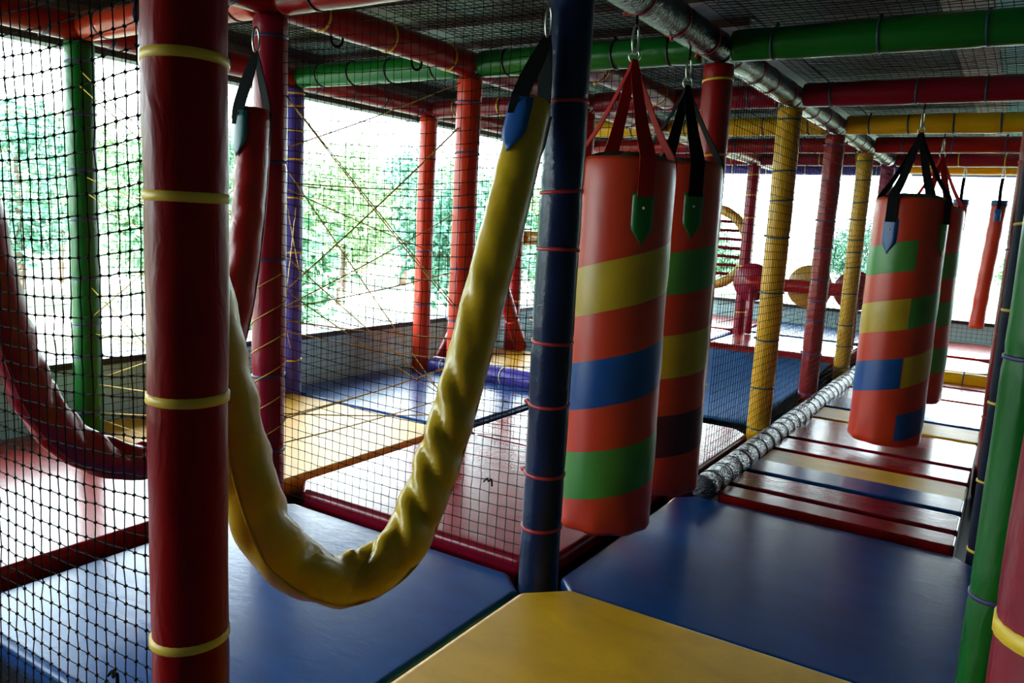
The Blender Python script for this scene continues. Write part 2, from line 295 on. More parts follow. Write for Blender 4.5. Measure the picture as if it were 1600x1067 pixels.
# ------------------------------------------------------------------ mats
def mat_slab(name, x0, x1, y0, y1, zt, color, label, th=.10, cut=.07, bev=.022, cat='mat', rough=.22, group=None, mt=None, notch=()):
    c = cut; out = [(x0 + c, y0), (x1 - c, y0), (x1, y0 + c), (x1, y1 - c), (x1 - c, y1), (x0 + c, y1), (x0, y1 - c), (x0, y0 + c)]
    arcp = set()
    if notch:                                                         # round cut-outs hugging the posts that stand in the front and back edges
        def arc(nx, ny, ye, sg):
            ph = math.asin((ye - ny) * sg / .0575); A = [(nx + .0575 * math.cos(t), ny + sg * .0575 * math.sin(t)) for t in np.linspace(math.pi - ph, ph, 13)]
            arcp.update((round(x, 5), round(y, 5)) for x, y in A[1:-1]); return A
        lo_ = [arc(a, b, y0, 1) for a, b in notch if abs(b - y0) < abs(b - y1)]; hi_ = [arc(a, b, y1, -1)[::-1] for a, b in notch if abs(b - y0) >= abs(b - y1)]
        out = ([(x0, y0)] + lo_[0] if lo_ else [(x0 + c, y0)]) + out[1:5] + (hi_[0] + [(x0, y1)] if hi_ else [(x0 + c, y1), (x0, y1 - c)]) + ([] if lo_ else [(x0, y0 + c)])
    if cut == 0: out = [(x0, y0), (x1, y0), (x1, y1), (x0, y1)]
    cx, cy = (x0 + x1) / 2, (y0 + y1) / 2; bm = bmesh.new(); n = len(out)
    b = [bm.verts.new((x - cx, y - cy, zt - th)) for x, y in out]; t = [bm.verts.new((x - cx, y - cy, zt)) for x, y in out]
    bm.faces.new(b[::-1]); top = bm.faces.new(t)
    for i in range(n): bm.faces.new((b[i], b[(i + 1) % n], t[(i + 1) % n], t[i]))
    ed = [e for e in bm.edges if (e.verts[0].co.z > zt - 1e-6 and e.verts[1].co.z > zt - 1e-6)]
    ed += [e for e in bm.edges if abs(e.verts[0].co.z - e.verts[1].co.z) > th * .9 and (round(e.verts[0].co.x + cx, 5), round(e.verts[0].co.y + cy, 5)) not in arcp]
    bmesh.ops.bevel(bm, geom=ed, offset=bev, segments=4, affect='EDGES', profile=.5, clamp_overlap=not notch)
    me = bpy.data.meshes.new(name); bm.to_mesh(me); bm.free()
    o = link(name, me, mt or matv(color, rough)); o.location = (cx, cy, 0)
    md = o.modifiers.new('wn', 'WEIGHTED_NORMAL'); md.keep_sharp = False
    return tag(o, label, cat, group)
mat_slab('floor_mat', .02, 1.10, -1.17, -.035, .05, 'yellow', 'plain yellow vinyl mat in front of the navy post', th=.16, cut=.11, rough=.42)
mat_slab('floor_mat', .015, 1.125, .035, 1.15, .0, 'blue', 'dark blue vinyl mat under the two big striped bags', cut=.075, rough=.24)
mat_slab('floor_mat', -1.175, -.03, -1.09, .035, .0, 'blue', 'blue vinyl mat beneath the yellow hanging hose', cut=.09, rough=.2)
mat_slab('floor_mat', -1.185, -.02, .075, 1.19, .035, 'crimson', 'crimson vinyl mat behind the net left of the navy post', th=.13, cut=.09)
mat_slab('floor_mat', -2.52, -1.215, -1.18, .0, .04, 'red', 'red vinyl mat under the red hanging hose', th=.14, cut=.07, notch=[(-2.4, 0)])
mat_slab('floor_mat', -2.52, -1.225, .02, 1.19, .035, 'yellow', 'yellow vinyl mat between the green and the purple post, below the yellow cords', th=.13, cut=.07, notch=[(-2.4, 0), (-2.4, 1.2)])
mat_slab('floor_mat', -2.52, -1.225, 1.22, 2.34, .03, 'blue', 'light catching blue vinyl mat by the parapet behind the yellow mat', th=.13, cut=.06, notch=[(-2.4, 1.2)])
mat_slab('floor_mat', -1.19, -.01, 1.22, 2.34, .02, 'red', 'red vinyl mat behind the crimson one, beside the shiny floor roll', th=.13, cut=.10)
mat_slab('floor_mat', -2.52, -1.23, 2.50, 3.63, .03, 'yellow', 'yellow vinyl mat between the purple roll and the navy roll', th=.13, cut=.05, notch=[(-2.4, 3.6)])
mat_slab('floor_mat', -1.19, -.02, -2.35, -1.22, -.03, 'red', 'red vinyl mat on the far side of the near black net', th=.08, cut=.07)
mat_slab('floor_mat', -2.52, -1.215, -2.35, -1.22, .03, 'blue', 'blue vinyl mat in the near left corner bay', th=.12, cut=.07)
mat_slab('floor_mat', .03, 1.09, -2.37, -1.22, -.01, 'blue', 'blue vinyl mat on the near side of the yellow mat', th=.10, cut=.09)
for (x0, x1, y0, y1, z, c, lb) in ((-2.33, -1.23, 3.88, 4.77, .11, 'blue', 'raised blue mat just past the navy roll'), (-2.33, -1.23, 4.83, 5.97, .115, 'blue', 'raised blue mat in front of the gold hoop'), (-2.33, -1.23, 6.03, 7.25, .12, 'red', 'raised red mat in the far left corner'),
        (-1.17, -.03, 4.94, 5.97, .115, 'red', 'raised red mat below the disc bar'), (-1.17, -.03, 6.03, 7.25, .12, 'blue', 'raised blue mat behind the disc bar'), (.08, 1.02, 5.14, 5.97, .10, 'yellow', 'raised yellow mat just past the yellow end roll'), (.08, 1.02, 6.03, 7.25, .11, 'red', 'raised red mat below the far window past the thin tubes')):
    mat_slab('raised_mat', x0, x1, y0, y1, z, c, lb, th=.2, cut=.10)
# sagging blue canvas between the mats
n = 24; v = []; f = []
for i in range(n + 1):
    for j in range(n + 1):
        u, t = i / n, j / n
        v.append((-1.12 + 1.04 * u, 2.50 + 2.26 * t, .02 + .07 * t * t - .10 * (math.sin(math.pi * u) * math.sin(math.pi * t)) ** .8))
for i in range(n):
    for j in range(n): a = i * (n + 1) + j; f.append((a, a + n + 1, a + n + 2, a + 1))
o = mesh('canvas_bed', v, f, vinyl('blue_canvas', (.012, .085, .25), rough=.85, grain=300, spec=.15, bump=.3)); o.modifiers.new('s', 'SOLIDIFY').thickness = .012
tag(o, 'sagging matt blue canvas bed behind the yellow post', 'canvas')
# planks of the walkway: padded slats
edges = [1.165, 1.33, 1.565, 1.79, 2.056, 2.322, 2.608, 2.949, 3.305, 3.692, 4.189, 4.746, 4.98]
pc = ['red', 'crimson', 'blue', 'yellow', 'red', 'crimson', 'red', 'yellow', 'blue', 'crimson', 'red', 'red']
lab = ['red padded plank next to the dark blue mat', 'crimson padded plank, second from the dark blue mat', 'blue padded plank between the crimson and yellow planks', 'yellow padded plank before the bag with the blue tag', 'red padded plank under the bag with the blue tag', 'crimson padded plank just behind the bag with the blue tag', 'red padded plank between the two hanging bags of the walkway', 'yellow padded plank in front of the farther walkway bag', 'blue padded plank under the farther walkway bag', 'crimson padded plank beyond the farther walkway bag', 'red padded plank, second from the yellow end roll', 'red padded plank touching the yellow end roll']
for i in range(12):
    mat_slab('padded_plank', .168, 1.038, edges[i] + .012, edges[i + 1] - .012, .02 + .006 * (i % 3), pc[i], lab[i], th=.10, cut=.012, bev=.016, cat='plank', rough=.33)
# ------------------------------------------------------------------ nets
def net(name, O, U, V, nu, nv, label, r=.0013, step=1, sag=None, knots=0, noise=.0008, mat=NETM):
    O, U, V = (np.array(a, float) for a in (O, U, V)); W = np.cross(U, V); W /= np.linalg.norm(W)
    ii, jj = np.meshgrid(np.arange(nu + 1), np.arange(nv + 1), indexing='ij')
    u = ii / nu; t = jj / nv
    P = O + u[..., None] * U + t[..., None] * V
    edge = np.clip(np.minimum.reduce([u, 1 - u, t, 1 - t]) * 12, 0, 1)[..., None]
    g = np.random.default_rng(nu * 7 + nv)
    P = P + edge * g.normal(0, noise, P.shape)
    if sag is not None: P = P + sag(u, t)
    VV, FF = [], []; base = 0
    def strands(Q):
        nonlocal base
        m, n = Q.shape[:2]
        T = np.gradient(Q, axis=1); T /= np.linalg.norm(T, axis=2)[..., None]
        A = np.broadcast_to(W, T.shape); Bv = np.cross(T, A); Bv /= np.linalg.norm(Bv, axis=2)[..., None]
        vv = np.stack([Q + r * A, Q + r * Bv, Q - r * A, Q - r * Bv], 2)          # m,n,4,3
        idx = base + np.arange(m * n * 4).reshape(m, n, 4)
        a = idx[:, :-1]; b = idx[:, 1:]
        FF.append(np.stack([a, np.roll(a, -1, 2), np.roll(b, -1, 2), b], -1).reshape(-1, 4)); VV.append(vv.reshape(-1, 3)); base += m * n * 4
    su = np.unique(np.r_[np.arange(0, nv + 1, step), nv]); sv = np.unique(np.r_[np.arange(0, nu + 1, step), nu])
    strands(P[:, su]); strands(P[sv].transpose(1, 0, 2))
    VV = np.concatenate(VV); FF = np.concatenate(FF)
    me = bpy.data.meshes.new(name); me.vertices.add(len(VV)); me.vertices.foreach_set('co', VV.astype(np.float32).ravel())
    me.loops.add(len(FF) * 4); me.loops.foreach_set('vertex_index', FF.astype(np.int32).ravel())
    me.polygons.add(len(FF)); me.polygons.foreach_set('loop_start', np.arange(0, len(FF) * 4, 4, dtype=np.int32))
    me.update(calc_edges=True); me.validate()
    e = link(name, me, mat, None, smooth=True); tag(e, label, 'net')
    if knots:
        K = P[1:-1, 1:-1].reshape(-1, 3); k = knots
        off = np.array([[k, 0, 0], [0, k, 0], [-k, 0, 0], [0, -k, 0], [0, 0, k], [0, 0, -k]]); tri = np.array([(0, 1, 4), (1, 2, 4), (2, 3, 4), (3, 0, 4), (1, 0, 5), (2, 1, 5), (3, 2, 5), (0, 3, 5)])
        kv = (K[:, None] + off).reshape(-1, 3); kf = (np.arange(len(K))[:, None, None] * 6 + tri).reshape(-1, 3)
        me = bpy.data.meshes.new('knots'); me.vertices.add(len(kv)); me.vertices.foreach_set('co', kv.astype(np.float32).ravel())
        me.loops.add(len(kf) * 3); me.loops.foreach_set('vertex_index', kf.astype(np.int32).ravel()); me.polygons.add(len(kf)); me.polygons.foreach_set('loop_start', np.arange(0, len(kf) * 3, 3, dtype=np.int32))
        me.update(calc_edges=True); kn = link('knots', me, mat, e); kn['kind'] = 'stuff'
    return e
def droop(a, ax=2, b=0): 
    def s(u, t):
        d = np.zeros(u.shape + (3,)); d[..., 2] = -a * np.sin(np.pi * u) * np.sin(np.pi * np.clip(t, 0, 1)); d[..., ax] += b * np.sin(np.pi * u) * np.sin(np.pi * t) if b else 0
        return d
    return s
C_ = .0345
net('safety_net', (-1.14, -1.2, -.02), (1.08, 0, 0), (0, 0, 1.76), 32, 49, 'near black safety net hung from the thick red post towards the left', r=.0013, sag=droop(.055, 1, .02), knots=.0046)
net('safety_net', (-1.14, .0, .04), (1.08, 0, 0), (0, 0, 1.70), 32, 46, 'black safety net between the crimson post and the navy post, behind the yellow hose', r=.0012, sag=droop(.04, 1, .015), knots=.0034)
net('safety_net', (-2.464, -2.4, .05), (0, 9.6, 0), (0, 0, 1.70), 226, 42, 'long black safety net along the garden window on the left', r=.0013, step=2, noise=.0015, knots=.0032)
net('safety_net', (-2.4, 7.28, .12), (3.5, 0, 0), (0, 0, 1.62), 78, 38, 'black safety net across the far window', r=.0013, step=2, noise=.0015)
net('safety_net', (.064, 1.29, .095), (0, 4.7, 0), (0, 0, 1.62), 130, 42, 'black safety net along the left side of the plank walkway', r=.0013, noise=.0008, sag=droop(.03), knots=.0026)
net('safety_net', (-1.14, 1.2, .05), (1.08, 0, 0), (0, 0, 1.69), 30, 46, 'black safety net behind the two big striped bags', r=.0012, sag=droop(.03))
for (px, py, yy, nm) in ((175, 1057, -1.2, 'safety_net'), (762, 752, 0, 'safety_net.001')):          # torn scraps of string knotted into the nets
    c = on_plane(px, py, 1, yy); h = .016
    tube('string_scrap', spline([c + np.array(q) * h for q in ((-1, .1, -.3), (-.3, .3, .5), (.2, 0, 0), (.7, .2, .6), (1.0, .1, -.8))], 14), .003, NETM, bpy.data.objects[nm], seg=6)
def over(a):
    return lambda u, t: np.stack([0 * u, 0 * u, -a * np.abs(np.sin(np.pi * u)) * np.abs(np.sin(np.pi * t * 8))], -1)
for (x0, x1, lb) in ((-2.36, -1.24, 'black net stretched overhead in the window side bay'), (-1.16, -.04, 'black net stretched overhead between the crimson post and the navy post'), (.04, 1.10, 'black net stretched overhead above the plank walkway')):
    net('overhead_net', (x0, -2.4, 1.90), (x1 - x0, 0, 0), (0, 9.6, 0), 28, 250, lb, r=.0014, step=2, sag=over(.02), noise=.0012)
# ------------------------------------------------------------------ bags
def ring_oval(name, c, rx, rz, r, ang, parent, mat=STEEL):
    P = [(c[0] + rx * math.cos(a) * math.cos(ang), c[1] + rx * math.cos(a) * math.sin(ang), c[2] + rz * math.sin(a)) for a in np.linspace(0, 2 * math.pi, 20, endpoint=False)]
    return tube(name, P, r, mat, parent, seg=8, closed=True)
def band(name, pts, nrm, wd, mat, parent, th=.003):
    """a flat webbing strap through pts; nrm = outward normals"""
    pts = np.asarray(pts, float); nrm = np.asarray(nrm, float); T = np.gradient(pts, axis=0); T /= np.linalg.norm(T, axis=1)[:, None]
    v, f = [], []
    for p, q, t, k in zip(pts, nrm, T, wd if hasattr(wd, '__len__') else [wd] * len(pts)):
        s = np.cross(t, q); s /= np.linalg.norm(s); q2 = np.cross(s, t)
        v += [p + s * k - q2 * th / 2, p + s * k + q2 * th / 2, p - s * k + q2 * th / 2, p - s * k - q2 * th / 2]
    n = len(pts)
    for i in range(n - 1):
        for k in range(4): f.append((i * 4 + k, i * 4 + (k + 1) % 4, i * 4 + 4 + (k + 1) % 4, i * 4 + 4 + k))
    f += [(3, 2, 1, 0), tuple((n - 1) * 4 + k for k in range(4))]
    return mesh(name, v, f, mat, parent, smooth=False)
def surf_patch(name, rfun, th0, th1, zlo, zhi, mat, parent, lift=.002, n=None, nz=4):
    """a sewn panel lying on the bag: angle th0..th1, heights zlo(th)..zhi(th)"""
    n = n or max(4, int(abs(th1 - th0) / .09)); v, f = [], []
    for i in range(n + 1):
        a = th0 + (th1 - th0) * i / n
        for j in range(nz + 1):
            t = j / nz; z = zlo(a) + (zhi(a) - zlo(a)) * t
            rr = rfun(a, z) + (lift if 0 < j < nz and 0 < i < n else lift * .25 if (0 < i < n or 0 < j < nz) else 0)
            v.append((rr * math.cos(a), rr * math.sin(a), z))
    for i in range(n):
        for j in range(nz): b = i * (nz + 1) + j; f.append((b, b + nz + 1, b + nz + 2, b + 1))
    return mesh(name, v, f, mat, parent)
def tagpatch(name, rfun, th, ztop, h, wdt, mat, parent, r):
    """pointed leather tag holding the strap end"""
    v, f = [], []; rows = 6
    outline = [(-1, 0), (1, 0), (1, -.70), (0, -1), (-1, -.70)]
    n = 10
    for j in range(n + 1):
        t = j / n; z = ztop - h * t; k = 1 if t < .68 else max(.02, 1 - (t - .68) / .32)
        for i in range(5):
            a = th + (i / 2 - 1) * k * wdt / r; rr = rfun(a, z) + (.0055 if 0 < i < 4 else .0042); v.append((rr * math.cos(a), rr * math.sin(a), z))
    for j in range(n):
        for i in range(4): b = j * 5 + i; f.append((b, b + 5, b + 6, b + 1))
    o = mesh(name, v, f, mat, parent); s = o.modifiers.new('s', 'SOLIDIFY'); s.thickness = .003; s.offset = -1
    a = th; z = ztop - h * .3; rr = rfun(a, z) + .006
    bm = bmesh.new(); bmesh.ops.create_uvsphere(bm, u_segments=10, v_segments=6, radius=.0045); me = bpy.data.meshes.new('rivet'); bm.to_mesh(me); bm.free()
    q = link('rivet', me, STEEL, o); q.location = (rr * math.cos(a), rr * math.sin(a), z); return o
def bag(X, Y, r, ztop, zbot, strap, label, angs, tags, stripes, beam_z=ZB - R0, apex=1.615, group=None):
    e = empty('punching_bag', (X, Y, 0)); tag(e, label, 'punching bag', group)
    seed = X * 3 + Y
    def rf(a, z):
        t = (z - zbot) / (ztop - zbot)
        return r * (1 + .012 * math.sin(2 * a + seed) + .01 * math.sin(5 * z + a) + .015 * (1 - t) - .03 * math.exp(-((t - 1) / .03) ** 2)) + .006 * math.exp(-(z - zbot) / .05) * math.sin(9 * a + seed)
    nz, na = 60, 64; v, f = [], []
    zs = list(np.linspace(zbot + .02, ztop - .012, nz))
    rows = [(zbot, .86), (zbot + .006, .95)] + [(z, 1) for z in zs] + [(ztop - .003, .985), (ztop, .955)]
    for (z, k) in rows:
        for i in range(na):
            a = 2 * math.pi * i / na; v.append((rf(a, z) * k * math.cos(a), rf(a, z) * k * math.sin(a), z))
    for j in range(len(rows) - 1):
        for i in range(na): l = (i + 1) % na; f.append((j * na + i, j * na + l, (j + 1) * na + l, (j + 1) * na + i))
    f.append(tuple(range(na - 1, -1, -1))); mesh('body', v, f, bagv('orange'), e)
    # gathered green cover on top
    v, f = [], []; nr = 8
    for j in range(nr + 1):
        q = 1 - j / nr
        for i in range(na):
            a = 2 * math.pi * i / na; rr = r * .97 * q; z = ztop - .006 + .030 * (1 - q * q) + .010 * q * math.sin(11 * a + 3 * seed) * math.sin(math.pi * q) + .006 * math.sin(23 * a) * q * (1 - q); v.append((rr * math.cos(a), rr * math.sin(a), z))
    for j in range(nr):
        for i in range(na): l = (i + 1) % na; f.append((j * na + i, j * na + l, (j + 1) * na + l, (j + 1) * na + i))
    mesh('top_cover', v, f, vinyl('bag_top_green', (.02, .075, .03), rough=.5, wrinkle=.4, wscale=9), e)
    for (c, t, b, th0, th1) in stripes:
        (a0, z0), (a1, z1) = (on_cyl(*t[0], X, Y, r * 1.005), on_cyl(*t[1], X, Y, r * 1.005)); (b0, y0), (b1, y1) = (on_cyl(*b[0], X, Y, r * 1.005), on_cyl(*b[1], X, Y, r * 1.005))
        sl = .5 * ((z1 - z0) / (a1 - a0) + (y1 - y0) / (b1 - b0)); ac = .5 * (a0 + a1); sl = max(-.06, min(.06, sl)) if th0 is None else sl
        zt_, zb_ = .5 * (z0 + z1), .5 * (y0 + y1); bc = .5 * (b0 + b1)
        lo, hi = (ac - math.pi + .02, ac + math.pi - .02) if th0 is None else (a0 if th0 == 'L' else a0, a1)
        if th0 == 'L': lo, hi = ac - 2.4, max(a0, a1)
        elif th0 == 'R': lo, hi = min(a0, a1), ac + 2.4
        surf_patch('stripe', rf, lo, hi, lambda a: max(zbot + .022, zb_ + sl * (a - bc)), lambda a: zt_ + sl * (a - ac), bagv(c), e)
    sm = REDSTRAP if strap == 'red' else BLACKSTRAP
    for k, a in enumerate(angs):
        d = np.array([math.cos(a), math.sin(a), 0]); rr = r + .004
        P = [np.array([0, 0, apex]) + d * .006, np.array([0, 0, apex - .05]) + d * .022, np.array([0, 0, ztop + .10]) + d * (rr * .62), np.array([0, 0, ztop + .012]) + d * rr * .97, np.array([0, 0, ztop - .02]) + d * (rr + .002), np.array([0, 0, ztop - .12]) + d * (rr + .004)]
        N = [d * .9 + np.array([0, 0, .4])] * 3 + [d] * 3
        P2 = spline(P, 18); N2 = spline(N, 18)
        band('strap', P2, N2, [.010 + .016 * min(1, i / 9) for i in range(18)], sm, e)
    for (k, c) in tags: tagpatch('leather_tag', rf, angs[k], ztop - .105, .165, .036, bagv(c), e, r)
    # hardware up to the beam
    ring_oval('ring', (0, 0, apex + .012), .016, .020, .0035, .4, e); ring_oval('carabiner', (0, 0, apex + .062), .013, .042, .004, 1.2, e)
    v, f = tube_data([(-.0, .0, apex + .09), (.0, .0, beam_z - .0)], .004, 8); mesh('hanger_loop', v, f, BLACKSTRAP, e)
    return e
PI = math.pi
q4 = lambda a: [math.radians(a + 90 * k) for k in range(4)]
bag(0, .42, .158, 1.305, .085, 'red', 'big orange bag with red straps and yellow, navy and green stripes beside the navy post', q4(-43), [(0, 'green')],
    [('olive', [(902, 420), (1044, 380)], [(897, 496), (1042, 450)], None, None), ('blue', [(891, 569), (1036, 522)], [(886, 640), (1031, 596)], None, None), ('lime', [(881, 705), (1027, 666)], [(876, 776), (1022, 739)], None, None)])
bag(0, .90, .155, 1.33, .09, 'black', 'big orange bag with black straps and green, yellow and maroon stripes', q4(-48), [(0, 'green')],
    [('lime', [(1047, 397), (1131, 377)], [(1044, 460), (1124, 444)], None, None), ('olive', [(1036, 526), (1114, 504)], [(1034, 592), (1110, 570)], None, None), ('maroon', [(1029, 652), (1102, 625)], [(1026, 715), (1094, 690)], None, None)])
bag(.63, 2.4, .170, 1.30, .085, 'black', 'orange bag patched in green, yellow and blue blocks with a blue tag over the planks', q4(-113), [(0, 'blue'), (1, 'lime')],
    [('lime', [(1360, 386), (1436, 375)], [(1352, 434), (1429, 422)], 'L', 0), ('olive', [(1345, 476), (1424, 466)], [(1340, 522), (1416, 515)], 'L', 0), ('lime', [(1424, 467), (1466, 455)], [(1417, 515), (1459, 502)], 'R', 0),
     ('blue', [(1332, 565), (1411, 559)], [(1327, 610), (1406, 607)], 'L', 0), ('olive', [(1412, 559), (1452, 546)], [(1407, 607), (1447, 592)], 'R', 0), ('blue', [(1400, 651), (1439, 635)], [(1395, 687), (1434, 682)], 'R', 0)])
bag(.63, 3.6, .165, 1.30, .10, 'red', 'orange bag with red straps and green stripes hanging behind the block patched one', q4(-60), [],
    [('lime', [(1477, 397), (1501, 392)], [(1474, 436), (1497, 432)], None, None), ('lime', [(1466, 474), (1492, 466)], [(1461, 511), (1489, 505)], None, None), ('lime', [(1455, 546), (1482, 539)], [(1450, 582), (1476, 579)], None, None)])
# thin hanging tubes at the far end
def thin(X, Y, label, x2):
    e = empty('hanging_tube', (X, Y, 0)); tag(e, label, 'hanging tube')
    P = spline([(0, 0, 1.44), (x2 * .3, 0, 1.1), (x2 * .7, 0, .75), (x2, 0, .38)], 40)
    tube('foam_sleeve', P, [.058 * (1 + .03 * math.sin(i * .9)) for i in range(40)], bagv('orange'), e, seg=20)
    P = spline([(0, 0, 1.475), (0, 0, 1.43)], 4); tube('cap', P, .064, bagv('blue'), e, seg=20)
    band('strap', spline([(0, -.012, 1.66), (-.004, -.02, 1.56), (0, -.066, 1.47), (.0, -.066, 1.36)], 12), [(0, -1, 0)] * 12, .014, BLACKSTRAP, e)
    tube('leather_tag', [(0, -.060, 1.40), (.0, -.061, 1.30)], .026, bagv('blue'), e, seg=10)
    ring_oval('carabiner', (0, -.01, 1.70), .012, .045, .004, .3, e)
thin(.90, 6.0, 'thin orange tube with blue cap hanging alone before the far window', -.045)
thin(.615, 6.0, 'thin orange tube with blue cap hanging half behind the striped bag with red straps', -.03)
# ------------------------------------------------------------------ hanging hoses
def hose(pix, plane_x, color, label, tagc, seed, r=.056, extra_end=None, extra_start=None, seam_side=1):
    pts = [on_plane(q[0], q[1], 0, q[2] if len(q) > 2 else plane_x) for q in pix]
    if extra_start is not None: pts = [np.array(p, float) for p in extra_start] + pts
    if extra_end is not None: pts = pts + [np.array(p, float) for p in extra_end]
    n = 190; P = spline(pts, n); cy = P[:, 1].mean(); cz = 1.0
    e = empty('hanging_hose', (plane_x, cy, 0)); tag(e, label, 'hose')
    off = np.array([plane_x, cy, 0]); P = P - off; g = np.random.default_rng(seed); ph = g.uniform(0, 6.28, 8)
    T = np.gradient(P, axis=0); T /= np.linalg.norm(T, axis=1)[:, None]; K = np.linalg.norm(np.gradient(T, axis=0), axis=1)
    K = np.convolve(np.pad(K, 12, 'edge'), np.ones(25) / 25, 'valid'); K = K / K.max()
    seg_l = np.r_[0, np.cumsum(np.linalg.norm(np.diff(P, axis=0), axis=1))]
    def rfun(i, nn, a, d, rr):
        inner = np.array([0, 0 - P[i][1], cz - P[i][2]]); inner /= np.linalg.norm(inner) + 1e-9
        c = float(np.dot(d, inner)); s = seg_l[i]; w = (.35 + .65 * max(0, c)) * (.15 + .85 * max(K[i], .75 * math.exp(-((P[i][2] - .45) / .35) ** 2)))
        side = d[0]
        fold = abs(math.sin(26 * s + 2.2 * side + ph[0] + 1.2 * math.sin(7 * s + ph[1]))) ** .6 - .6
        fine = math.sin(61 * s + 3.1 * side + ph[2]) * .35 + math.sin(43 * s - 2.5 * side + ph[3]) * .4
        flat = 1 - .06 * abs(side)
        return rr * flat * (1 + .42 * w * fold + .2 * w * fine + .012 * math.sin(9 * s + ph[4]))
    rad = np.full(n, r); rad[:3] *= np.array([.90, .97, 1]); rad[-3:] *= np.array([1, .97, .90])
    tube('sleeve', P, rad, vinyl('hose_' + color, RGB[color], rough=.30, grain=480, bump=.2, wrinkle=.35, wscale=9, dist=.006, spec=.38), e, seg=40, rfun=rfun)
    # stitched seam along the outer edge
    Q = []
    for i in range(2, n - 2):
        inner = np.array([0, -P[i][1], cz - P[i][2]]); inner -= T[i] * np.dot(inner, T[i]); inner /= np.linalg.norm(inner)
        d = -inner * .80 + np.array([.60, 0, 0]); d /= np.linalg.norm(d); Q.append(P[i] + d * (r * .985))
    tube('seam', Q, .0035, vinyl('hoseseam_' + color, tuple(c * .8 for c in RGB[color]), rough=.4), e, seg=6)
    for end in (0, 1):
        p = P[0] if end == 0 else P[-1]; t = -T[0] if end == 0 else T[-1]
        top = p + t * .19; top[2] = min(top[2], ZB - R0 - .07)
        for sgn in (-1, 1):
            u = np.cross(t, [1, 0, 0]); u /= np.linalg.norm(u)
            A = [top, top * .7 + (p + u * sgn * r) * .3, p + u * sgn * (r + .003), p - t * .06 + u * sgn * (r + .004)]
            band('strap', spline(A, 14), [np.array(u) * sgn + np.array([.2, 0, 0])] * 14, [.010 + .014 * min(1, i / 6) for i in range(14)], BLACKSTRAP, e)
            v, f = [], []
            for j in range(8):
                q = j / 7; k = 1 if q < .65 else max(.03, 1 - (q - .65) / .35); c = p - t * (.015 + .15 * q) + u * sgn * 0
                for m in range(5):
                    a = (m / 2 - 1) * .62 * k; dd = u * sgn * math.cos(a) + np.array([1, 0, 0]) * math.sin(a); v.append(c + dd * (r + .006))
            for j in range(7):
                for m in range(4): b = j * 5 + m; f.append((b, b + 5, b + 6, b + 1))
            o = mesh('leather_tag', v, f, bagv(tagc), e); s = o.modifiers.new('s', 'SOLIDIFY'); s.thickness = .003; s.offset = 0
        ring_oval('carabiner', top + np.array([0, 0, .035]), .012, .04, .004, 1.4, e)
    return e
hose([(347, 600, -.10), (405, 810, -.09), (465, 885, -.075), (545, 906, -.06), (620, 862), (665, 775), (710, 640), (755, 470), (799, 300), (832, 160)], -.02, 'olive', 'yellow wrinkled vinyl hose hanging in a deep loop before the navy post', 'blue', 3,
     extra_start=[(-.13, -1.115, 1.44), (-.125, -1.125, 1.15)])
hose([(396, 170), (390, 300), (380, 400), (364, 500), (334, 600), (290, 680), (235, 718), (190, 720), (145, 708), (100, 680), (55, 622), (12, 510)], -1.13, 'darkred', 'dark red wrinkled vinyl hose hanging in a loop behind the near black net', 'teal', 5,
     extra_end=[(-1.13, -1.0, 1.10), (-1.13, -1.03, 1.44)])
# ------------------------------------------------------------------ yellow elastic cords
def cord(p, q, label, group, r=.0026, mat=CORDM, sag=.01):
    p, q = np.array(p, float), np.array(q, float)
    P = [p + (q - p) * t - np.array([0, 0, sag * math.sin(PI * t)]) for t in np.linspace(0, 1, 9)]
    return tag(tube('elastic_cord', P, r, mat, seg=6), label, 'cord', group)
def cord_px(a, b, ax, v, lo, hi):
    A, B = on_plane(*a, ax, v), on_plane(*b, ax, v); k = 1 - ax if ax < 2 else 0
    f = lambda t: A + (B - A) * t
    t0 = (lo - A[k]) / (B[k] - A[k]); t1 = (hi - A[k]) / (B[k] - A[k]); return f(t0), f(t1)
GL = 'yellow cords strung between the green post and the crimson post'; GM = 'yellow cords strung between the crimson post and the orange-red post'
left = [((114, 125), (228, 222)), ((153, 136), (228, 206)), ((116, 289), (231, 362)), ((153, 284), (228, 314)), ((122, 428), (231, 540)), ((153, 487), (231, 416)), ((120, 515), (234, 540)), ((123, 597), (234, 609)), ((124, 644), (237, 646)), ((124, 644), (237, 680)), ((166, 587), (231, 562))]
for i, (a, b) in enumerate(left):
    k = math.sqrt(.058 ** 2 - (.0062 * (i - 5)) ** 2)
    p, q = cord_px(a, b, 1, .0062 * (i - 5), -2.4 + k, -1.2 - k)
    p[2] = min(max(p[2], .06), 1.72); q[2] = min(max(q[2], .06), 1.72)
    cord(p, q, 'thin yellow elastic cord stretched from the green post towards the crimson post', GL)
mid = [((437, 289), (731, 416)), ((437, 247), (687, 612)), ((434, 484), (731, 323)), ((434, 483), (700, 427)), ((440, 394), (681, 603)), ((437, 462), (609, 300)), ((440, 231), (587, 103)), ((575, 333), (750, 169)), ((484, 197), (590, 331)), ((419, 284), (740, 297)), ((478, 475), (684, 612)), ((472, 522), (780, 575)), ((525, 509), (706, 528)), ((509, 631), (697, 575)), ((431, 658), (612, 600)), ((431, 695), (681, 625)), ((433, 646), (669, 646)), ((569, 300), (697, 459))]
for i, (a, b) in enumerate(mid):
    k = math.sqrt(.058 ** 2 - (.0062 * (i - 8.5)) ** 2)
    p, q = cord_px(a, b, 0, -1.2 + .0062 * (i - 8.5), k, 1.2 - k)
    p[2] = min(max(p[2], .06), 1.72); q[2] = min(max(q[2], .06), 1.72)
    cord(p, q, 'thin yellow elastic cord stretched from the crimson post towards the orange-red post', GM)
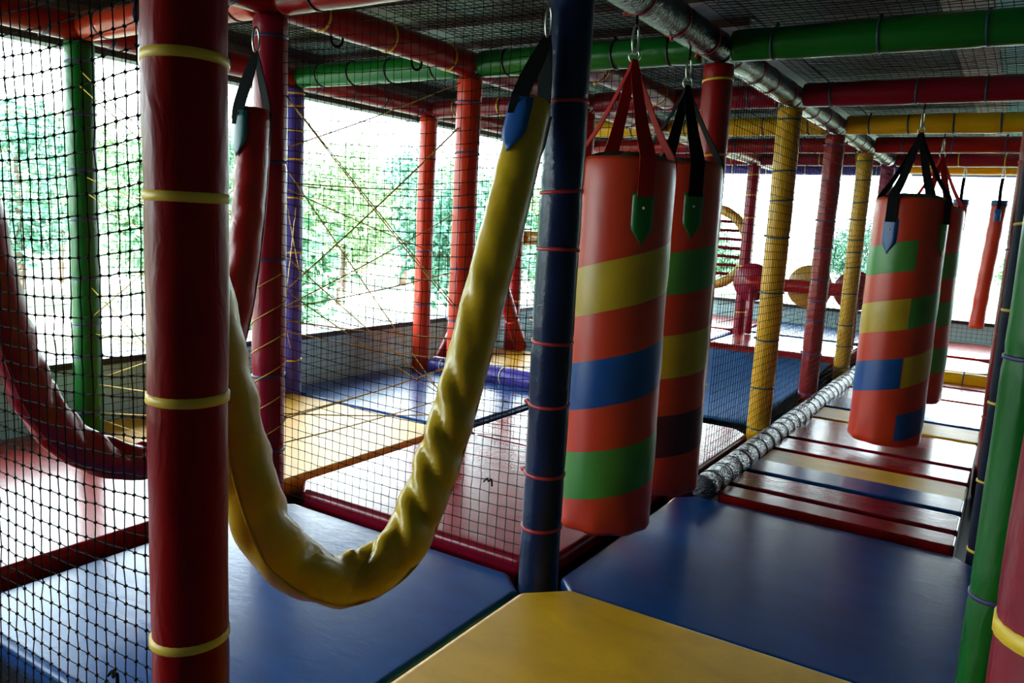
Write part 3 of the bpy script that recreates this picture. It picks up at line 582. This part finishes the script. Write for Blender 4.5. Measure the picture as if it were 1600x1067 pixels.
for (d, z0, z1) in ((-.042, .62, .60), (-.021, .45, .72), (0, .30, .95), (.021, 1.10, .40), (.042, .75, 1.20)):     # side by side, tied to the facing sides of both posts
    k = math.sqrt(.058 ** 2 - d * d); h = math.sqrt(.5)
    p = (-2.4 + (k + d) * h, 1.2 - (k - d) * h, z0); q = (-1.2 - (k - d) * h, (k + d) * h, z1)
    cord(p, q, 'thin yellow elastic cord stretched from the purple post towards the crimson post', 'yellow cords strung between the purple post and the crimson post')
# cord wound around the crimson post
P = []
for i in range(260):
    t = i / 259; a = t * 2 * PI * 6; P.append((.0615 * math.cos(a), .0615 * math.sin(a), .275 + .68 * t + .02 * math.sin(a + 1)))
tube('wound_cord', P, .0020, CORDM, PM, seg=6)['label'] = 'thin yellow cord wound round the post'
for (p, q) in (((-2.2, 3.72, .10), (-1.5, 2.5, .75)), ((-2.3, 3.72, .45), (-1.26, 3.0, .40)), ((-2.3, 3.72, .28), (-1.26, 3.0, .22))):
    tag(tube('rope', [p, q], .006, plain('red_rope', (.35, .01, .02), .7), seg=8), 'thin red rope slung above the yellow mat behind the navy post', 'rope', 'red ropes above the far yellow mat')
# ------------------------------------------------------------------ hoop and disc bar at the far end
e = empty('climbing_hoop', (-1.68, 6.30, .93)); tag(e, 'gold padded hoop with red rungs behind the bag with black straps', 'hoop')
P = [(.40 * math.cos(a), 0, .40 * math.sin(a)) for a in np.linspace(0, 2 * PI, 64, endpoint=False)]
tube('rim', P, [.05 * (1 + .04 * math.sin(i * 1.7)) for i in range(64)], vinyl('gold_vinyl', (.42, .22, .02), rough=.35, wrinkle=.4), e, seg=16, closed=True)
for i in range(7):
    z = -.27 + .09 * i; x = math.sqrt(.36 ** 2 - z * z); tube('rung', [(-x, 0, z), (x, 0, z)], .016, foam('crimson'), e, seg=10)
tube('stand', [(0, 0, -.43), (0, 0, -.81)], .045, foam('crimson'), e, seg=14)
e = empty('disc_bar', (-.58, 5.80, .62)); tag(e, 'red padded bar with gold and crimson round discs across the far bay', 'play bar')
tube('bar', [(x, 0, 0) for x in np.linspace(-.53, .53, 20)], .062, foam('red'), e, seg=20)
for (x, c, rr) in ((-.50, 'crimson', .185), (.04, 'gold', .205), (.44, 'crimson', .185)):
    tube('disc', [(x, .068, 0), (x, .078, 0), (x, .118, 0), (x, .128, 0)], [rr * .96, rr, rr, rr * .96], MATS['gold_vinyl'] if c == 'gold' else foam('crimson'), e, seg=40)
for x in (-.47, .47): tube('stand', [(x, 0, -.05), (x, 0, -.50)], .03, foam('crimson'), e, seg=12)
# ------------------------------------------------------------------ loops hanging from the red beam
for i, Y in enumerate((.32, .80)):
    P = [(-1.2 + .01 * math.cos(a), Y + .022 * math.cos(a), 1.745 + .03 * math.sin(a)) for a in np.linspace(0, 2 * PI, 18, endpoint=False)]
    tag(tube('hanger_hook', P, .005, BLACKSTRAP, closed=True, seg=8), 'small black hanging loop under the red beam behind the net', 'hook', 'black loops under the red beam')
# ------------------------------------------------------------------ trees in the garden
LEAF = [plain('leaf_%d' % i, c, .6, var=.35, scale=3) for i, c in enumerate([(.09, .22, .12), (.13, .27, .13), (.08, .22, .15), (.18, .30, .14)])]
BARK = plain('bark', (.10, .07, .05), .9)
def tree(X, Y, h, sp, i):
    e = empty('garden_tree', (X, Y, -1.9)); g = np.random.default_rng(100 + i)
    tag(e, 'leafy green tree in the sunlit garden outside the window', 'tree', 'trees in the garden')
    tube('trunk', spline([(0, 0, -.05), (.08, .05, h * .3), (-.05, .1, h * .7)], 10), np.linspace(.16, .05, 10), BARK, e, seg=8)
    nb_ = 26; c = g.normal(0, 1, (nb_, 3)); c /= np.linalg.norm(c, axis=1)[:, None]; c *= g.uniform(.3, 1, (nb_, 1)) ** .5; c = c * [sp, sp, h * .36] + [0, 0, h * .62]
    nl = 4500; ctr = c[g.integers(0, nb_, nl)] + g.normal(0, .28 * sp / 1.6, (nl, 3)); ctr[:, 2] = np.maximum(ctr[:, 2], .15)
    a = g.normal(0, 1, (nl, 3)); a /= np.linalg.norm(a, axis=1)[:, None]; b = np.cross(a, g.normal(0, 1, (nl, 3))); b /= np.linalg.norm(b, axis=1)[:, None]
    s = g.uniform(.07, .15, (nl, 1)); vv = np.stack([ctr - a * s, ctr + b * s * .5, ctr + a * s, ctr - b * s * .5], 1).reshape(-1, 3)
    o = mesh('foliage', vv, np.arange(nl * 4).reshape(-1, 4), LEAF[i % 4], e, smooth=False); o['kind'] = 'stuff'
spots = []
for i in range(14): spots.append((-10 - 6.5 * (i % 2) - random.uniform(0, 1.0), -5 + 3.1 * i + random.uniform(-.4, .4), random.uniform(3.0, 4.2) + 1.0 * (i % 2), random.uniform(1.4, 1.8)))
for i in range(4): spots.append((-5 + 6.5 * i + random.uniform(-1, 1), 40 + random.uniform(-2, 5), random.uniform(3.0, 4.0), random.uniform(1.5, 2.0)))
for i in range(17): spots.append((-21 - 5.5 * (i % 2) - random.uniform(0, .8), -6 + 3.8 * i + random.uniform(-.3, .3), random.uniform(5.4, 6.6), random.uniform(1.7, 1.9)))
for i, s in enumerate(spots): tree(*s, i)
